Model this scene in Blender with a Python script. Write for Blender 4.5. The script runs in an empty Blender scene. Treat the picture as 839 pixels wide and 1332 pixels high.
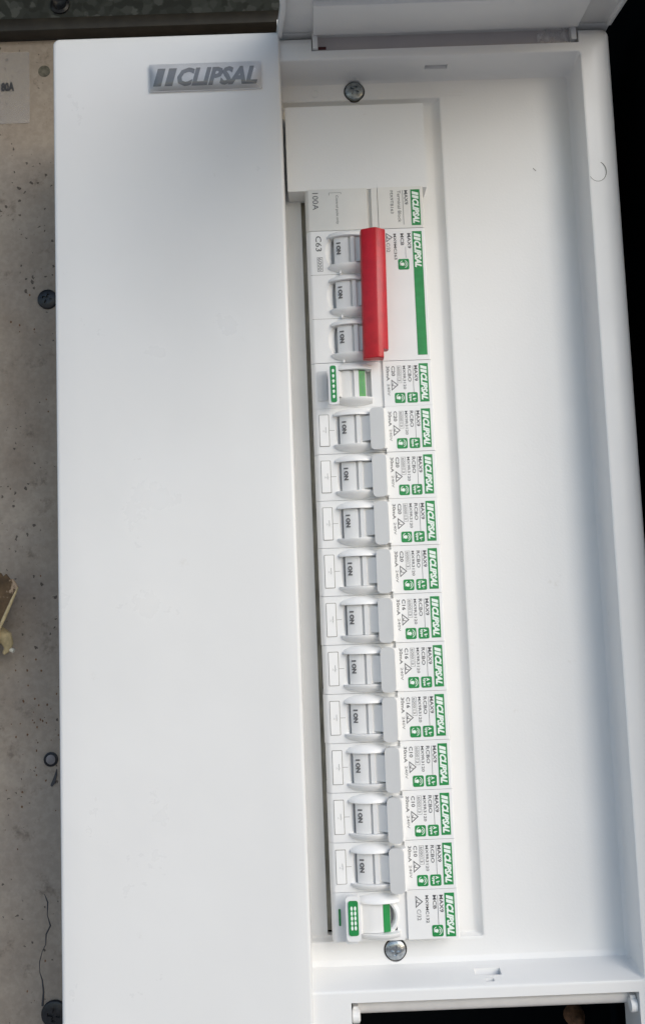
import bpy, bmesh, math, random
from mathutils import Vector, Matrix
random.seed(4)
R = math.radians
S = 0.001                                   # everything below is written in millimetres
scene = bpy.context.scene

# ------------------------------------------------------------------ camera
cam_d = bpy.data.cameras.new('camera'); cam = bpy.data.objects.new('camera', cam_d)
scene.collection.objects.link(cam); scene.camera = cam
cam.location = (-1.255*S, -350.08*S, -164.02*S)
cam.rotation_euler = (R(95.656), R(2.162), R(-0.157))
cam_d.sensor_fit = 'VERTICAL'; cam_d.sensor_height = 36; cam_d.lens = 32.426
cam_d.clip_start = 0.005; cam_d.clip_end = 500

# ------------------------------------------------------------------ light
SUN_EL, SUN_AZ = 26, 138
w = bpy.data.worlds.new('World'); scene.world = w; w.use_nodes = True
nt = w.node_tree; nt.nodes.clear()
sky = nt.nodes.new('ShaderNodeTexSky'); sky.sky_type = 'NISHITA'; sky.sun_disc = False
sky.sun_elevation = R(SUN_EL); sky.sun_rotation = R(SUN_AZ); sky.air_density = 1.0; sky.dust_density = 1.0; sky.ozone_density = 1.2
bg = nt.nodes.new('ShaderNodeBackground'); bg.inputs[1].default_value = 0.15
wo = nt.nodes.new('ShaderNodeOutputWorld')
nt.links.new(sky.outputs[0], bg.inputs[0]); nt.links.new(bg.outputs[0], wo.inputs[0])
sl = bpy.data.lights.new('sun', 'SUN'); sl.energy = 1.5; sl.angle = R(44); sl.color = (1.0, 0.985, 0.965)
so = bpy.data.objects.new('sun', sl); scene.collection.objects.link(so)
sd = Vector((math.sin(R(SUN_AZ))*math.cos(R(SUN_EL)), math.cos(R(SUN_AZ))*math.cos(R(SUN_EL)), math.sin(R(SUN_EL))))
so.rotation_euler = sd.to_track_quat('Z', 'Y').to_euler()
scene.view_settings.view_transform = 'Standard'; scene.view_settings.look = 'None'
scene.view_settings.gamma = 1; scene.view_settings.exposure = 0.2
scene.render.engine = 'CYCLES'

# ------------------------------------------------------------------ materials
def mat(name, col, rough=.4, metal=0, spec=.5, coat=0, var=0, vscale=60, bump=0, bscale=300, dirt=None, dscale=40, dlo=.62, dhi=.75):
    m = bpy.data.materials.new(name); m.use_nodes = True
    n = m.node_tree; b = n.nodes['Principled BSDF']
    b.inputs['Roughness'].default_value = rough; b.inputs['Metallic'].default_value = metal
    b.inputs['Specular IOR Level'].default_value = spec; b.inputs['Coat Weight'].default_value = coat
    b.inputs['Coat Roughness'].default_value = .08
    b.inputs['Base Color'].default_value = (*col, 1)
    geo = n.nodes.new('ShaderNodeNewGeometry')
    out = None
    if var or dirt:
        if var:
            t = n.nodes.new('ShaderNodeTexNoise'); t.inputs['Scale'].default_value = vscale; t.inputs['Detail'].default_value = 6
            n.links.new(geo.outputs['Position'], t.inputs['Vector'])
            r = n.nodes.new('ShaderNodeValToRGB'); r.color_ramp.elements[0].position = .3; r.color_ramp.elements[1].position = .7
            r.color_ramp.elements[0].color = (*[c*(1-var) for c in col], 1); r.color_ramp.elements[1].color = (*[min(1, c*(1+var)) for c in col], 1)
            n.links.new(t.outputs['Fac'], r.inputs[0]); out = r.outputs[0]
        if dirt:
            t = n.nodes.new('ShaderNodeTexNoise'); t.inputs['Scale'].default_value = dscale; t.inputs['Detail'].default_value = 8; t.inputs['Roughness'].default_value = .7
            n.links.new(geo.outputs['Position'], t.inputs['Vector'])
            r = n.nodes.new('ShaderNodeValToRGB'); r.color_ramp.elements[0].position = dlo; r.color_ramp.elements[1].position = dhi
            r.color_ramp.elements[0].color = (0, 0, 0, 1); r.color_ramp.elements[1].color = (1, 1, 1, 1)
            n.links.new(t.outputs['Fac'], r.inputs[0])
            mx = n.nodes.new('ShaderNodeMixRGB'); n.links.new(r.outputs[0], mx.inputs[0])
            if out: n.links.new(out, mx.inputs[1])
            else: mx.inputs[1].default_value = (*col, 1)
            mx.inputs[2].default_value = (*dirt, 1); out = mx.outputs[0]
        n.links.new(out, b.inputs['Base Color'])
    if bump:
        t = n.nodes.new('ShaderNodeTexNoise'); t.inputs['Scale'].default_value = bscale; t.inputs['Detail'].default_value = 4
        n.links.new(geo.outputs['Position'], t.inputs['Vector'])
        k = n.nodes.new('ShaderNodeBump'); k.inputs['Strength'].default_value = 1; k.inputs['Distance'].default_value = bump*S
        n.links.new(t.outputs['Fac'], k.inputs['Height']); n.links.new(k.outputs[0], b.inputs['Normal'])
    return m

M = {}
M['cover'] = mat('moulded_white_plastic', (.72, .72, .71), .34, var=.015, vscale=25, bump=.55, bscale=22, dirt=(.6, .59, .56), dscale=55, dlo=.66, dhi=.8)
def scratches(m, amount, cscale):
    n = m.node_tree; b = n.nodes['Principled BSDF']; geo = n.nodes.new('ShaderNodeNewGeometry'); L = n.links.new
    t = n.nodes.new('ShaderNodeTexNoise'); t.inputs['Scale'].default_value = cscale; t.inputs['Detail'].default_value = 7; t.inputs['Roughness'].default_value = .65
    L(geo.outputs['Position'], t.inputs['Vector'])
    mr = n.nodes.new('ShaderNodeMapRange'); mr.inputs[1].default_value = .3; mr.inputs[2].default_value = .7
    r0 = b.inputs['Roughness'].default_value; mr.inputs[3].default_value = r0-amount; mr.inputs[4].default_value = r0+amount
    L(t.outputs['Fac'], mr.inputs[0]); L(mr.outputs[0], b.inputs['Roughness'])
    # sparse specks of grime
    v = n.nodes.new('ShaderNodeTexVoronoi'); v.inputs['Scale'].default_value = 70; L(geo.outputs['Position'], v.inputs['Vector'])
    s1 = n.nodes.new('ShaderNodeSeparateColor'); L(v.outputs['Color'], s1.inputs[0])
    g = n.nodes.new('ShaderNodeMath'); g.operation = 'GREATER_THAN'; g.inputs[1].default_value = .93; L(s1.outputs[0], g.inputs[0])
    d = n.nodes.new('ShaderNodeMath'); d.operation = 'LESS_THAN'; d.inputs[1].default_value = .022; L(v.outputs['Distance'], d.inputs[0])
    f = n.nodes.new('ShaderNodeMath'); f.operation = 'MULTIPLY'; L(g.outputs[0], f.inputs[0]); L(d.outputs[0], f.inputs[1])
    x = n.nodes.new('ShaderNodeMixRGB'); L(f.outputs[0], x.inputs[0]); old = b.inputs['Base Color'].links[0].from_socket
    L(old, x.inputs[1]); x.inputs[2].default_value = (.33, .30, .26, 1); L(x.outputs[0], b.inputs['Base Color'])
scratches(M['cover'], .09, 38)
M['frame'] = mat('white_frame_plastic', (.76, .76, .75), .42, var=.015, vscale=30, bump=.04, bscale=1100, dirt=(.62, .6, .56), dscale=90, dlo=.66, dhi=.82)
scratches(M['frame'], .08, 50)
M['device'] = mat('breaker_white_plastic', (.80, .80, .79), .38, var=.02, vscale=80, bump=.03, bscale=1800)
M['terminal'] = mat('terminal_warm_plastic', (.72, .71, .67), .4, var=.03, vscale=100)
M['toggle'] = mat('toggle_plastic', (.74, .74, .73), .35, var=.02, vscale=90)
M['lever'] = mat('lever_grey_plastic', (.64, .64, .63), .35, var=.02, vscale=120)
M['red'] = mat('red_handle_plastic', (.50, .008, .016), .36, var=.12, vscale=260, bump=.06, bscale=1500)
M['green'] = mat('printed_green', (.008, .235, .055), .45, var=.12, vscale=400)
M['brightgreen'] = mat('off_flag_green', (.004, .25, .018), .35, var=.1, vscale=400)
M['ink'] = mat('grey_ink', (.115, .115, .12), .6)
M['darkink'] = mat('dark_ink', (.05, .05, .055), .6)
M['mintink'] = mat('pale_logo_ink', (.78, .86, .79), .5)
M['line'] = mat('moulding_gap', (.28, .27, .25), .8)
M['steel'] = mat('zinc_steel', (.42, .45, .47), .25, metal=1, var=.3, vscale=900, bump=.1, bscale=900)
M['darksteel'] = mat('dull_steel', (.30, .33, .34), .34, metal=.9, var=.4, vscale=700, bump=.1, bscale=900)
M['black'] = mat('black_void_shade', (.004, .005, .006), .9, spec=.0)  # flat black standing in for unlit depth
M['blackscrew'] = mat('black_screw', (.012, .013, .016), .35, var=.4, vscale=600, bump=.1, bscale=800)
M['badgegrey'] = mat('badge_silver_grey', (.74, .74, .75), .3, var=.05, vscale=200)
M['badgeink'] = mat('badge_dark_grey', (.25, .255, .265), .4)
M['rod'] = mat('grey_rod_plastic', (.62, .60, .58), .35, var=.04, vscale=200)
M['darkbar'] = mat('dark_brown_tone', (.03, .026, .02), .5, var=.3, vscale=150)  # ledge colour, also the painted shade round the cover screws
M['brown'] = mat('brown_stained_card', (.10, .062, .03), .85, var=.4, vscale=220, dirt=(.42, .30, .20), dscale=140, dlo=.56, dhi=.62, bump=.3, bscale=500)
M['pale'] = mat('pale_wood', (.50, .40, .22), .7, var=.3, vscale=300, bump=.2, bscale=700)
M['tip'] = mat('white_tip', (.7, .66, .55), .6)
M['rail'] = mat('passivated_rail', (.50, .46, .36), .6, metal=.0, var=.3, vscale=90)
M['dullgrey'] = mat('dull_grey_zinc', (.22, .20, .20), .5, var=.2, vscale=400)
M['holegrey'] = mat('hole_filler', (.13, .12, .09), .8, var=.4, vscale=500)
M['hinge'] = mat('pinkish_grey_hinge_plastic', (.56, .52, .515), .2, var=.03, vscale=60)
M['rust'] = mat('rust', (.16, .08, .04), .8, var=.4, vscale=500)
M['ground'] = mat('dry_ground', (.40, .36, .32), .95, var=.2, vscale=3)
M['redmark'] = mat('dull_red_mark', (.09, .02, .02), .6)

def galv():
    m = mat('galvanised_sheet', (.1, .1, .1), .55, metal=.25)
    n = m.node_tree; b = n.nodes['Principled BSDF']; geo = n.nodes.new('ShaderNodeNewGeometry')
    v = n.nodes.new('ShaderNodeTexVoronoi'); v.inputs['Scale'].default_value = 260; v.feature = 'SMOOTH_F1'; v.inputs['Smoothness'].default_value = .35
    ns = n.nodes.new('ShaderNodeTexNoise'); ns.inputs['Scale'].default_value = 160; ns.inputs['Detail'].default_value = 5
    mp = n.nodes.new('ShaderNodeVectorMath'); mp.operation = 'MULTIPLY_ADD'; mp.inputs[1].default_value = (.006,)*3
    n.links.new(geo.outputs['Position'], ns.inputs['Vector']); n.links.new(ns.outputs['Color'], mp.inputs[0]); n.links.new(geo.outputs['Position'], mp.inputs[2])
    n.links.new(mp.outputs[0], v.inputs['Vector'])
    sep = n.nodes.new('ShaderNodeSeparateColor'); n.links.new(v.outputs['Color'], sep.inputs[0])
    r = n.nodes.new('ShaderNodeValToRGB'); e = r.color_ramp.elements
    e[0].color = (.04, .044, .04, 1); e[1].color = (.125, .135, .128, 1); e[0].position = .1; e[1].position = .95
    e2 = e.new(.6); e2.color = (.066, .073, .067, 1)
    n.links.new(sep.outputs[0], r.inputs[0]); n.links.new(r.outputs[0], b.inputs['Base Color'])
    return m
M['galv'] = galv()

def board_mat():
    m = mat('aged_beige_board', (.3, .28, .25), .8)
    n = m.node_tree; b = n.nodes['Principled BSDF']; L = n.links.new; geo = n.nodes.new('ShaderNodeNewGeometry')
    def noise(s, d=6, ro=.6):
        t = n.nodes.new('ShaderNodeTexNoise'); t.inputs['Scale'].default_value = s; t.inputs['Detail'].default_value = d; t.inputs['Roughness'].default_value = ro
        L(geo.outputs['Position'], t.inputs['Vector']); return t
    def ramp(src, p0, p1, c0, c1):
        r = n.nodes.new('ShaderNodeValToRGB'); r.color_ramp.elements[0].position = p0; r.color_ramp.elements[1].position = p1
        r.color_ramp.elements[0].color = (*c0, 1); r.color_ramp.elements[1].color = (*c1, 1); L(src, r.inputs[0]); return r.outputs[0]
    def mix(f, a, c, typ='MIX'):
        x = n.nodes.new('ShaderNodeMixRGB'); x.blend_type = typ; L(f, x.inputs[0]); L(a, x.inputs[1])
        if isinstance(c, tuple): x.inputs[2].default_value = (*c, 1)
        else: L(c, x.inputs[2])
        return x.outputs[0]
    base = ramp(noise(28).outputs['Fac'], .3, .7, (.27, .215, .165), (.41, .345, .275))
    warm = ramp(noise(11, 3).outputs['Fac'], .45, .65, (0, 0, 0), (.55,)*3)
    c = mix(warm, base, (.35, .305, .26))
    fine = ramp(noise(420, 4).outputs['Fac'], .4, .62, (.93,)*3, (1.06,)*3)
    mm = n.nodes.new('ShaderNodeMixRGB'); mm.blend_type = 'MULTIPLY'; mm.inputs[0].default_value = 1; L(c, mm.inputs[1]); L(fine, mm.inputs[2]); c = mm.outputs[0]
    # small dark flecks, thicker in patches
    v = n.nodes.new('ShaderNodeTexVoronoi'); v.inputs['Scale'].default_value = 330
    wv = n.nodes.new('ShaderNodeVectorMath'); wv.operation = 'MULTIPLY_ADD'; wv.inputs[1].default_value = (.004,)*3
    L(noise(380).outputs['Color'], wv.inputs[0]); L(geo.outputs['Position'], wv.inputs[2]); L(wv.outputs[0], v.inputs['Vector'])
    sz = ramp(noise(24, 3).outputs['Fac'], .42, .62, (.05,)*3, (.26,)*3)
    lt = n.nodes.new('ShaderNodeMath'); lt.operation = 'LESS_THAN'; L(v.outputs['Distance'], lt.inputs[0]); L(sz, lt.inputs[1])
    sc = n.nodes.new('ShaderNodeSeparateColor'); L(v.outputs['Color'], sc.inputs[0])
    g = n.nodes.new('ShaderNodeMath'); g.operation = 'GREATER_THAN'; L(sc.outputs[0], g.inputs[0]); g.inputs[1].default_value = .60
    f = n.nodes.new('ShaderNodeMath'); f.operation = 'MULTIPLY'; L(lt.outputs[0], f.inputs[0]); L(g.outputs[0], f.inputs[1])
    f2 = n.nodes.new('ShaderNodeMath'); f2.operation = 'MULTIPLY'; L(f.outputs[0], f2.inputs[0]); f2.inputs[1].default_value = .8
    c = mix(f2.outputs[0], c, (.05, .035, .027))
    st = ramp(noise(75, 8, .75).outputs['Fac'], .57, .68, (0, 0, 0), (.6,)*3)
    c = mix(st, c, (.12, .09, .065))
    L(c, b.inputs['Base Color'])
    k = n.nodes.new('ShaderNodeBump'); k.inputs['Distance'].default_value = .25*S; k.inputs['Strength'].default_value = .8
    L(noise(330, 6).outputs['Fac'], k.inputs['Height']); L(k.outputs[0], b.inputs['Normal'])
    return m
M['board'] = board_mat()

def film(name, fac, col, rough, noisy=False):
    """clear or milky thin plastic: mostly transparent with a reflective skin"""
    m = bpy.data.materials.new(name); m.use_nodes = True; n = m.node_tree; n.nodes.clear(); L = n.links.new
    o = n.nodes.new('ShaderNodeOutputMaterial'); t = n.nodes.new('ShaderNodeBsdfTransparent'); p = n.nodes.new('ShaderNodeBsdfPrincipled')
    p.inputs['Base Color'].default_value = (*col, 1); p.inputs['Roughness'].default_value = rough
    x = n.nodes.new('ShaderNodeMixShader'); L(t.outputs[0], x.inputs[1]); L(p.outputs[0], x.inputs[2]); L(x.outputs[0], o.inputs[0])
    x.inputs[0].default_value = fac
    if noisy:
        g = n.nodes.new('ShaderNodeNewGeometry'); z = n.nodes.new('ShaderNodeTexNoise'); z.inputs['Scale'].default_value = 110; z.inputs['Detail'].default_value = 5
        z.inputs['Distortion'].default_value = 1.2
        L(g.outputs['Position'], z.inputs['Vector']); r = n.nodes.new('ShaderNodeValToRGB')
        r.color_ramp.elements[0].position = .42; r.color_ramp.elements[1].position = .7
        r.color_ramp.elements[0].color = (.04,)*3+(1,); r.color_ramp.elements[1].color = (fac,)*3+(1,)
        L(z.outputs['Fac'], r.inputs[0]); L(r.outputs[0], x.inputs[0])
    return m
M['tape'] = film('milky_tape', .85, (.85, .83, .82), .2, True)
M['oldtape'] = film('yellowed_tape', .28, (.62, .58, .54), .3)
def gloss():
    m = bpy.data.materials.new('clear_resin'); m.use_nodes = True; n = m.node_tree; n.nodes.clear(); L = n.links.new
    o = n.nodes.new('ShaderNodeOutputMaterial'); t = n.nodes.new('ShaderNodeBsdfTransparent'); g = n.nodes.new('ShaderNodeBsdfGlossy')
    g.inputs['Roughness'].default_value = .06; f = n.nodes.new('ShaderNodeFresnel'); f.inputs[0].default_value = 1.5
    x = n.nodes.new('ShaderNodeMixShader'); L(f.outputs[0], x.inputs[0]); L(t.outputs[0], x.inputs[1]); L(g.outputs[0], x.inputs[2]); L(x.outputs[0], o.inputs[0])
    return m
M['resin'] = gloss()

# ------------------------------------------------------------------ helpers
col = scene.collection
def tag(o, label=None, cat=None, group=None, kind=None):
    if label: o['label'] = label
    if cat: o['category'] = cat
    if group: o['group'] = group
    if kind: o['kind'] = kind
    return o
def thing(name, loc, label, cat, group=None):
    o = bpy.data.objects.new(name, None); col.objects.link(o); o.location = [c*S for c in loc]; o.empty_display_size = .01
    return tag(o, label, cat, group)
def finish(bm, name, m, parent=None, smooth=None, bevel=0, seg=2):
    if bevel:
        es = [e for e in bm.edges if len(e.link_faces) == 2 and e.calc_face_angle(0) > R(28)]
        bmesh.ops.bevel(bm, geom=es, offset=bevel, segments=seg, profile=.5, affect='EDGES', clamp_overlap=True)
    bmesh.ops.scale(bm, vec=(S, S, S), verts=bm.verts)
    bmesh.ops.recalc_face_normals(bm, faces=bm.faces)
    me = bpy.data.meshes.new(name); bm.to_mesh(me); bm.free()
    me.materials.append(M[m] if isinstance(m, str) else m)
    if smooth is None and bevel: smooth = 40
    if smooth: me.polygons.foreach_set('use_smooth', [True]*len(me.polygons)); me.set_sharp_from_angle(angle=R(smooth))
    o = bpy.data.objects.new(name, me); col.objects.link(o)
    if parent: o.parent = parent
    return o
def box(bm, x0, x1, y0, y1, z0, z1):
    v = [bm.verts.new(p) for p in ((x0,y0,z0),(x1,y0,z0),(x1,y1,z0),(x0,y1,z0),(x0,y0,z1),(x1,y0,z1),(x1,y1,z1),(x0,y1,z1))]
    for f in ((0,1,2,3),(7,6,5,4),(0,4,5,1),(1,5,6,2),(2,6,7,3),(3,7,4,0)): bm.faces.new([v[i] for i in f])
    return v
def prism_z(bm, prof, z0, z1):                       # profile in XY, extruded along Z
    a = [bm.verts.new((x, y, z0)) for x, y in prof]; b = [bm.verts.new((x, y, z1)) for x, y in prof]
    n = len(prof); bm.faces.new(a); bm.faces.new(b[::-1])
    for i in range(n): bm.faces.new((a[i], b[i], b[(i+1) % n], a[(i+1) % n]))
def prism_y(bm, prof, y0, y1):                       # outline in XZ, thickness along Y
    a = [bm.verts.new((x, y0, z)) for x, z in prof]; b = [bm.verts.new((x, y1, z)) for x, z in prof]
    n = len(prof); bm.faces.new(a); bm.faces.new(b[::-1])
    for i in range(n): bm.faces.new((a[i], b[i], b[(i+1) % n], a[(i+1) % n]))
def rrect(x0, x1, z0, z1, r, n=5):
    rs = r if isinstance(r, (tuple, list)) else (r,)*4      # corners: (x1,z1),(x0,z1),(x0,z0),(x1,z0)
    pts = []
    for (cx, cz, sx, sz, a0), q in zip(((x1, z1, -1, -1, 0), (x0, z1, 1, -1, 90), (x0, z0, 1, 1, 180), (x1, z0, -1, 1, 270)), rs):
        for i in range(n+1):
            a = R(a0+90*i/n); pts.append((cx+sx*q+q*math.cos(a), cz+sz*q+q*math.sin(a)))
    return pts
def loft(bm, rings, closed=False):
    vs = [[bm.verts.new(p) for p in r] for r in rings]; n = len(rings[0])
    pairs = list(zip(vs, vs[1:])) + ([(vs[-1], vs[0])] if closed else [])
    for a, b in pairs:
        for i in range(n): bm.faces.new((a[i], a[(i+1) % n], b[(i+1) % n], b[i]))
    return vs
def lathe(bm, cx, cz, prof, n=28):                   # prof: (radius, y)
    rings = [[(cx+r*math.cos(2*math.pi*i/n), y, cz+r*math.sin(2*math.pi*i/n)) for i in range(n)] for r, y in prof]
    vs = loft(bm, rings); bm.faces.new(vs[-1]); bm.faces.new(vs[0][::-1])
def tube(bm, pts, r, n=8):
    rings = []
    for i, p in enumerate(pts):
        p = Vector(p); d = (Vector(pts[min(i+1, len(pts)-1)])-Vector(pts[max(i-1, 0)])).normalized()
        u = d.cross(Vector((0, 1, 0.01))).normalized(); v = d.cross(u)
        rr = r[i] if isinstance(r, (list, tuple)) else r
        rings.append([p+u*rr*math.cos(2*math.pi*k/n)+v*rr*math.sin(2*math.pi*k/n) for k in range(n)])
    vs = loft(bm, rings); bm.faces.new(vs[0][::-1]); bm.faces.new(vs[-1])
def cut(o, bms, bevel=0):
    """subtract the shapes in bms from mesh object o, result stored in its mesh"""
    tmp = []
    for k, b in enumerate(bms):
        c = finish(b, 'cutter', 'frame'); tmp.append(c)
        md = o.modifiers.new('cut%d' % k, 'BOOLEAN'); md.object = c; md.operation = 'DIFFERENCE'; md.solver = 'EXACT'
    dg = bpy.context.evaluated_depsgraph_get(); dg.update()
    me = bpy.data.meshes.new_from_object(o.evaluated_get(dg)); old = o.data
    o.modifiers.clear(); o.data = me; me.name = old.name; bpy.data.meshes.remove(old)
    for c in tmp:
        d = c.data; bpy.data.objects.remove(c); bpy.data.meshes.remove(d)
    me.polygons.foreach_set('use_smooth', [True]*len(me.polygons)); me.set_sharp_from_angle(angle=R(32))
    return o

_tc = {}
def glyphs(s, bold=0, shear=0):
    key = (s, bold, shear)
    if key not in _tc:
        c = bpy.data.curves.new('t', 'FONT'); c.body = s; c.size = 1; c.offset = bold; c.shear = shear; c.resolution_u = 2; c.fill_mode = 'FRONT' if hasattr(c, 'fill_mode') else 'BOTH'
        o = bpy.data.objects.new('t', c); col.objects.link(o); dg = bpy.context.evaluated_depsgraph_get(); dg.update()
        me = bpy.data.meshes.new_from_object(o.evaluated_get(dg))
        V = [tuple(v.co[:2]) for v in me.vertices]; F = [tuple(p.vertices) for p in me.polygons]
        x0 = min(v[0] for v in V); x1 = max(v[0] for v in V); y0 = min(v[1] for v in V); y1 = max(v[1] for v in V)
        _tc[key] = ([((v[0]-x0)/(x1-x0), (v[1]-y0)/(y1-y0)) for v in V], F)
        bpy.data.objects.remove(o); bpy.data.curves.remove(c); bpy.data.meshes.remove(me)
    return _tc[key]
def text(bm, s, x, z, length, height, y, down=True, bold=0.0, shear=0.0):
    """down: reads towards -Z with letter tops towards +X, (x,z) = foot of first letter; else reads along +X"""
    V, F = glyphs(s, bold, shear)
    vs = [bm.verts.new((x+v*height, y, z-u*length) if down else (x+u*length, y, z+v*height)) for u, v in V]
    for f in F:
        try: bm.faces.new([vs[i] for i in f])
        except ValueError: pass

# ------------------------------------------------------------------ setting
bm = bmesh.new(); box(bm, -60000, 60000, -60000, 60000, -1500, -1450)
tag(finish(bm, 'ground', 'ground'), kind='structure')

cab = thing('meter_cabinet', (0, 74, -600), 'dark mottled galvanised steel cabinet behind and above the white board', 'cabinet')
cz = 600
def P(bm, name, m, parent, off=(0, 0, 0), **k):
    bmesh.ops.translate(bm, verts=bm.verts, vec=off); return finish(bm, name, m, parent, **k)
off = (0, -74, cz)
bm = bmesh.new(); box(bm, -420, 112, 72, 74, 116.8, 185); P(bm, 'back_wall', 'galv', cab, off)
bm = bmesh.new(); box(bm, -420, 420, -150, 74, 185, 187); P(bm, 'roof', 'galv', cab, off)  # unseen roof, its reach set to shade the top of the board
bm = bmesh.new(); box(bm, -420, 112, 62, 72, 110.8, 117.0); P(bm, 'ledge', 'darkbar', cab, off, bevel=.6)
bm = bmesh.new(); box(bm, 136, 420, -34, 184, -600, 240); P(bm, 'void_shade_block', 'black', cab, off)  # black block painting the dark void; also keeps light off the right rim
bm = bmesh.new(); lathe(bm, 0, 0, [(4.6, 0), (4.6, -1), (3.4, -1.6), (3.0, -1.2), (2.2, -.2), (2.0, -.1)], 20)
o = P(bm, 'screw', 'blackscrew', cab, (-116.3, 72-74, 129.7+cz), smooth=50)

brd = thing('backing_board', (-250, 70, -600), 'aged grey beige mounting board with dark flecks left of the white board', 'board')
off = (250, -70, cz)
bm = bmesh.new(); box(bm, -420, -92, 70, 74, -600, 110.6); box(bm, -92, 112, 70, 74, 62, 110.6); P(bm, 'board_panel', 'board', brd, off)
bm = bmesh.new(); lathe(bm, -123.8, 95.0, [(3.0, 70.1), (2.8, 69.8), (2.2, 69.9), (1.6, 69.95)], 18); P(bm, 'plugged_hole', 'holegrey', brd, off, smooth=40)
crk = [(54,1180),(58,1190),(57,1205),(61,1218),(56,1228),(55,1240),(50,1248),(47,1260),(47,1272),(51,1282),(52,1296),(51,1312)]
def bp(x, y):                                          # crack and fleck positions measured on the board
    return (-145.1+ (x)*.369 - (y)*.0012, 131.9 - y*.3545)
bm = bmesh.new(); tube(bm, [(bp(x, y)[0]+random.uniform(-.3, .3), 69.95, bp(x, y)[1]) for x, y in crk], [.12, .3, .15, .35, .3, .2, .12, .2, .12, .3, .4, .5], 6)
P(bm, 'crack', 'darkink', brd, off)
bm = bmesh.new()
for k in range(70):
    x = random.gauss(40, 22); y = random.choice([random.gauss(965, 30), random.gauss(975, 60), random.uniform(300, 1320)])
    if x < 1 or x > 84: continue
    a, c = bp(x, y); r = random.uniform(.18, .55); q = [(a+r*random.uniform(.5, 1)*math.cos(t), c+1.5*r*random.uniform(.5, 1)*math.sin(t)) for t in [i*math.pi/3 for i in range(6)]]
    prism_y(bm, q, 69.85, 70.1)
tag(P(bm, 'dirt_fleck', 'rust', brd, off), kind='stuff')
a, c = bp(66, 1039)
bm = bmesh.new(); prism_y(bm, [(a+1.1, c+3.6), (a+1.3, c+1), (a+.4, c-2.6), (a-.9, c-4), (a-1.6, c-3.4), (a-.6, c-1.0), (a+.5, c+1.6)], 69.4, 70.1); P(bm, 'gouge_mark', 'darkink', brd, off)

# patch of old tape carrying the lettering
tp = thing('rating_sticker', (-140, 69.5, 88), 'clear yellowed sticker lettered 80A at the top of the backing board', 'sticker')
bm = bmesh.new(); prism_y(bm, rrect(-14, 9.3, -19, 17, .6), 0, .3); P(bm, 'film', 'oldtape', tp, bevel=.05)
bm = bmesh.new(); text(bm, '80A', -4.2, -3.0, 6.3, 4.6, -.3, down=False, bold=.05); P(bm, 'lettering', 'darkink', tp)

def screwhead(name, x, y, z, r, m, label, cat, lz=0):
    bm = bmesh.new(); lathe(bm, 0, 0, [(r, 1.2), (r, .2), (r*.94, -.3), (r*.8, -.6), (r*.4, -.85), (r*.05, -.9)], 28)
    o = finish(bm, name, m, smooth=50)
    c1 = bmesh.new(); box(c1, -r*.5, r*.5, -2.5, -.0, -r*.13, r*.13); bmesh.ops.rotate(c1, verts=c1.verts, cent=(0, 0, 0), matrix=Matrix.Rotation(R(lz), 3, 'Y'))
    c2 = bmesh.new(); box(c2, -r*.13, r*.13, -2.5, .05, -r*.5, r*.5); bmesh.ops.rotate(c2, verts=c2.verts, cent=(0, 0, 0), matrix=Matrix.Rotation(R(lz), 3, 'Y'))
    cut(o, [c1, c2]); o.location = (x*S, y*S, z*S)
    if label: tag(o, label, cat)
    return o
screwhead('screw', -123.0, 69.2, -17.8, 4.7, 'blackscrew', 'black cross head screw in the backing board, upper one half behind the cover', 'screw', 20)
screwhead('screw', -122.6, 69.0, -336.6, 5.8, 'blackscrew', 'large black screw at the foot of the backing board below the crack', 'screw', 8)
rv = thing('rivet', (-123.4, 69.9, -228.6), 'small pale centred rivet with dark ring on the flecked backing board', 'rivet')
bm = bmesh.new(); lathe(bm, 0, 0, [(3.3, .2), (3.1, -.5), (2.6, -.7), (2.3, -.3)], 24); P(bm, 'ring', 'blackscrew', rv, smooth=40)
bm = bmesh.new(); lathe(bm, 0, 0, [(2.2, .1), (2.1, -.5), (1.2, -.7), (.2, -.75)], 24); P(bm, 'centre', 'dullgrey', rv, smooth=60)

tg = thing('torn_card', (-146, 54, -150.5), 'torn brown stained card corner sticking in at the left edge', 'card')
bm = bmesh.new(); prism_y(bm, [(-16, 7), (1, 6.4), (3.6, 5.2), (5.0, 5.9), (6.8, 4.6), (7.6, 3.2), (9.0, 4.4), (10.6, 2.2), (12.2, 1.9), (14.2, -1.6), (11.6, -7.0), (8.6, -13.2), (4.2, -22.4), (-4, -34), (-16, -34)], 0, 1.2)
for v in bm.verts: v.co.y -= .08*(v.co.x+16)
P(bm, 'card_face', 'brown', tg)
bm = bmesh.new(); tube(bm, [(14.3, -2.2, -1.5), (11.8, -2.0, -6.6), (9.0, -1.8, -12.6), (4.6, -1.5, -21.8), (-2, -1, -32)], [.35, .65, .8, .7, .5], 8); P(bm, 'card_edge', 'pale', tg, smooth=60)
nb = thing('wooden_peg', (-141.8, 60, -174.5), 'small pale yellow peg with white tip just under the torn card', 'peg')
bm = bmesh.new(); tube(bm, [(-6, 0, 3.4), (-1, 0, 2.5), (1.7, 0, .6), (2.9, 0, -2.2), (2.6, 0, -4.6), (1.0, 0, -6.2)], [3.6, 3.6, 3.3, 2.4, 1.6, .8], 12); P(bm, 'peg_body', 'pale', nb, smooth=60)
bm = bmesh.new(); tube(bm, [(1.8, 0, -3.4), (4.0, -.2, -4.6), (5.6, -.4, -5.2)], [1.3, .9, 1.0], 10); P(bm, 'peg_tip', 'tip', nb, smooth=60)

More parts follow.
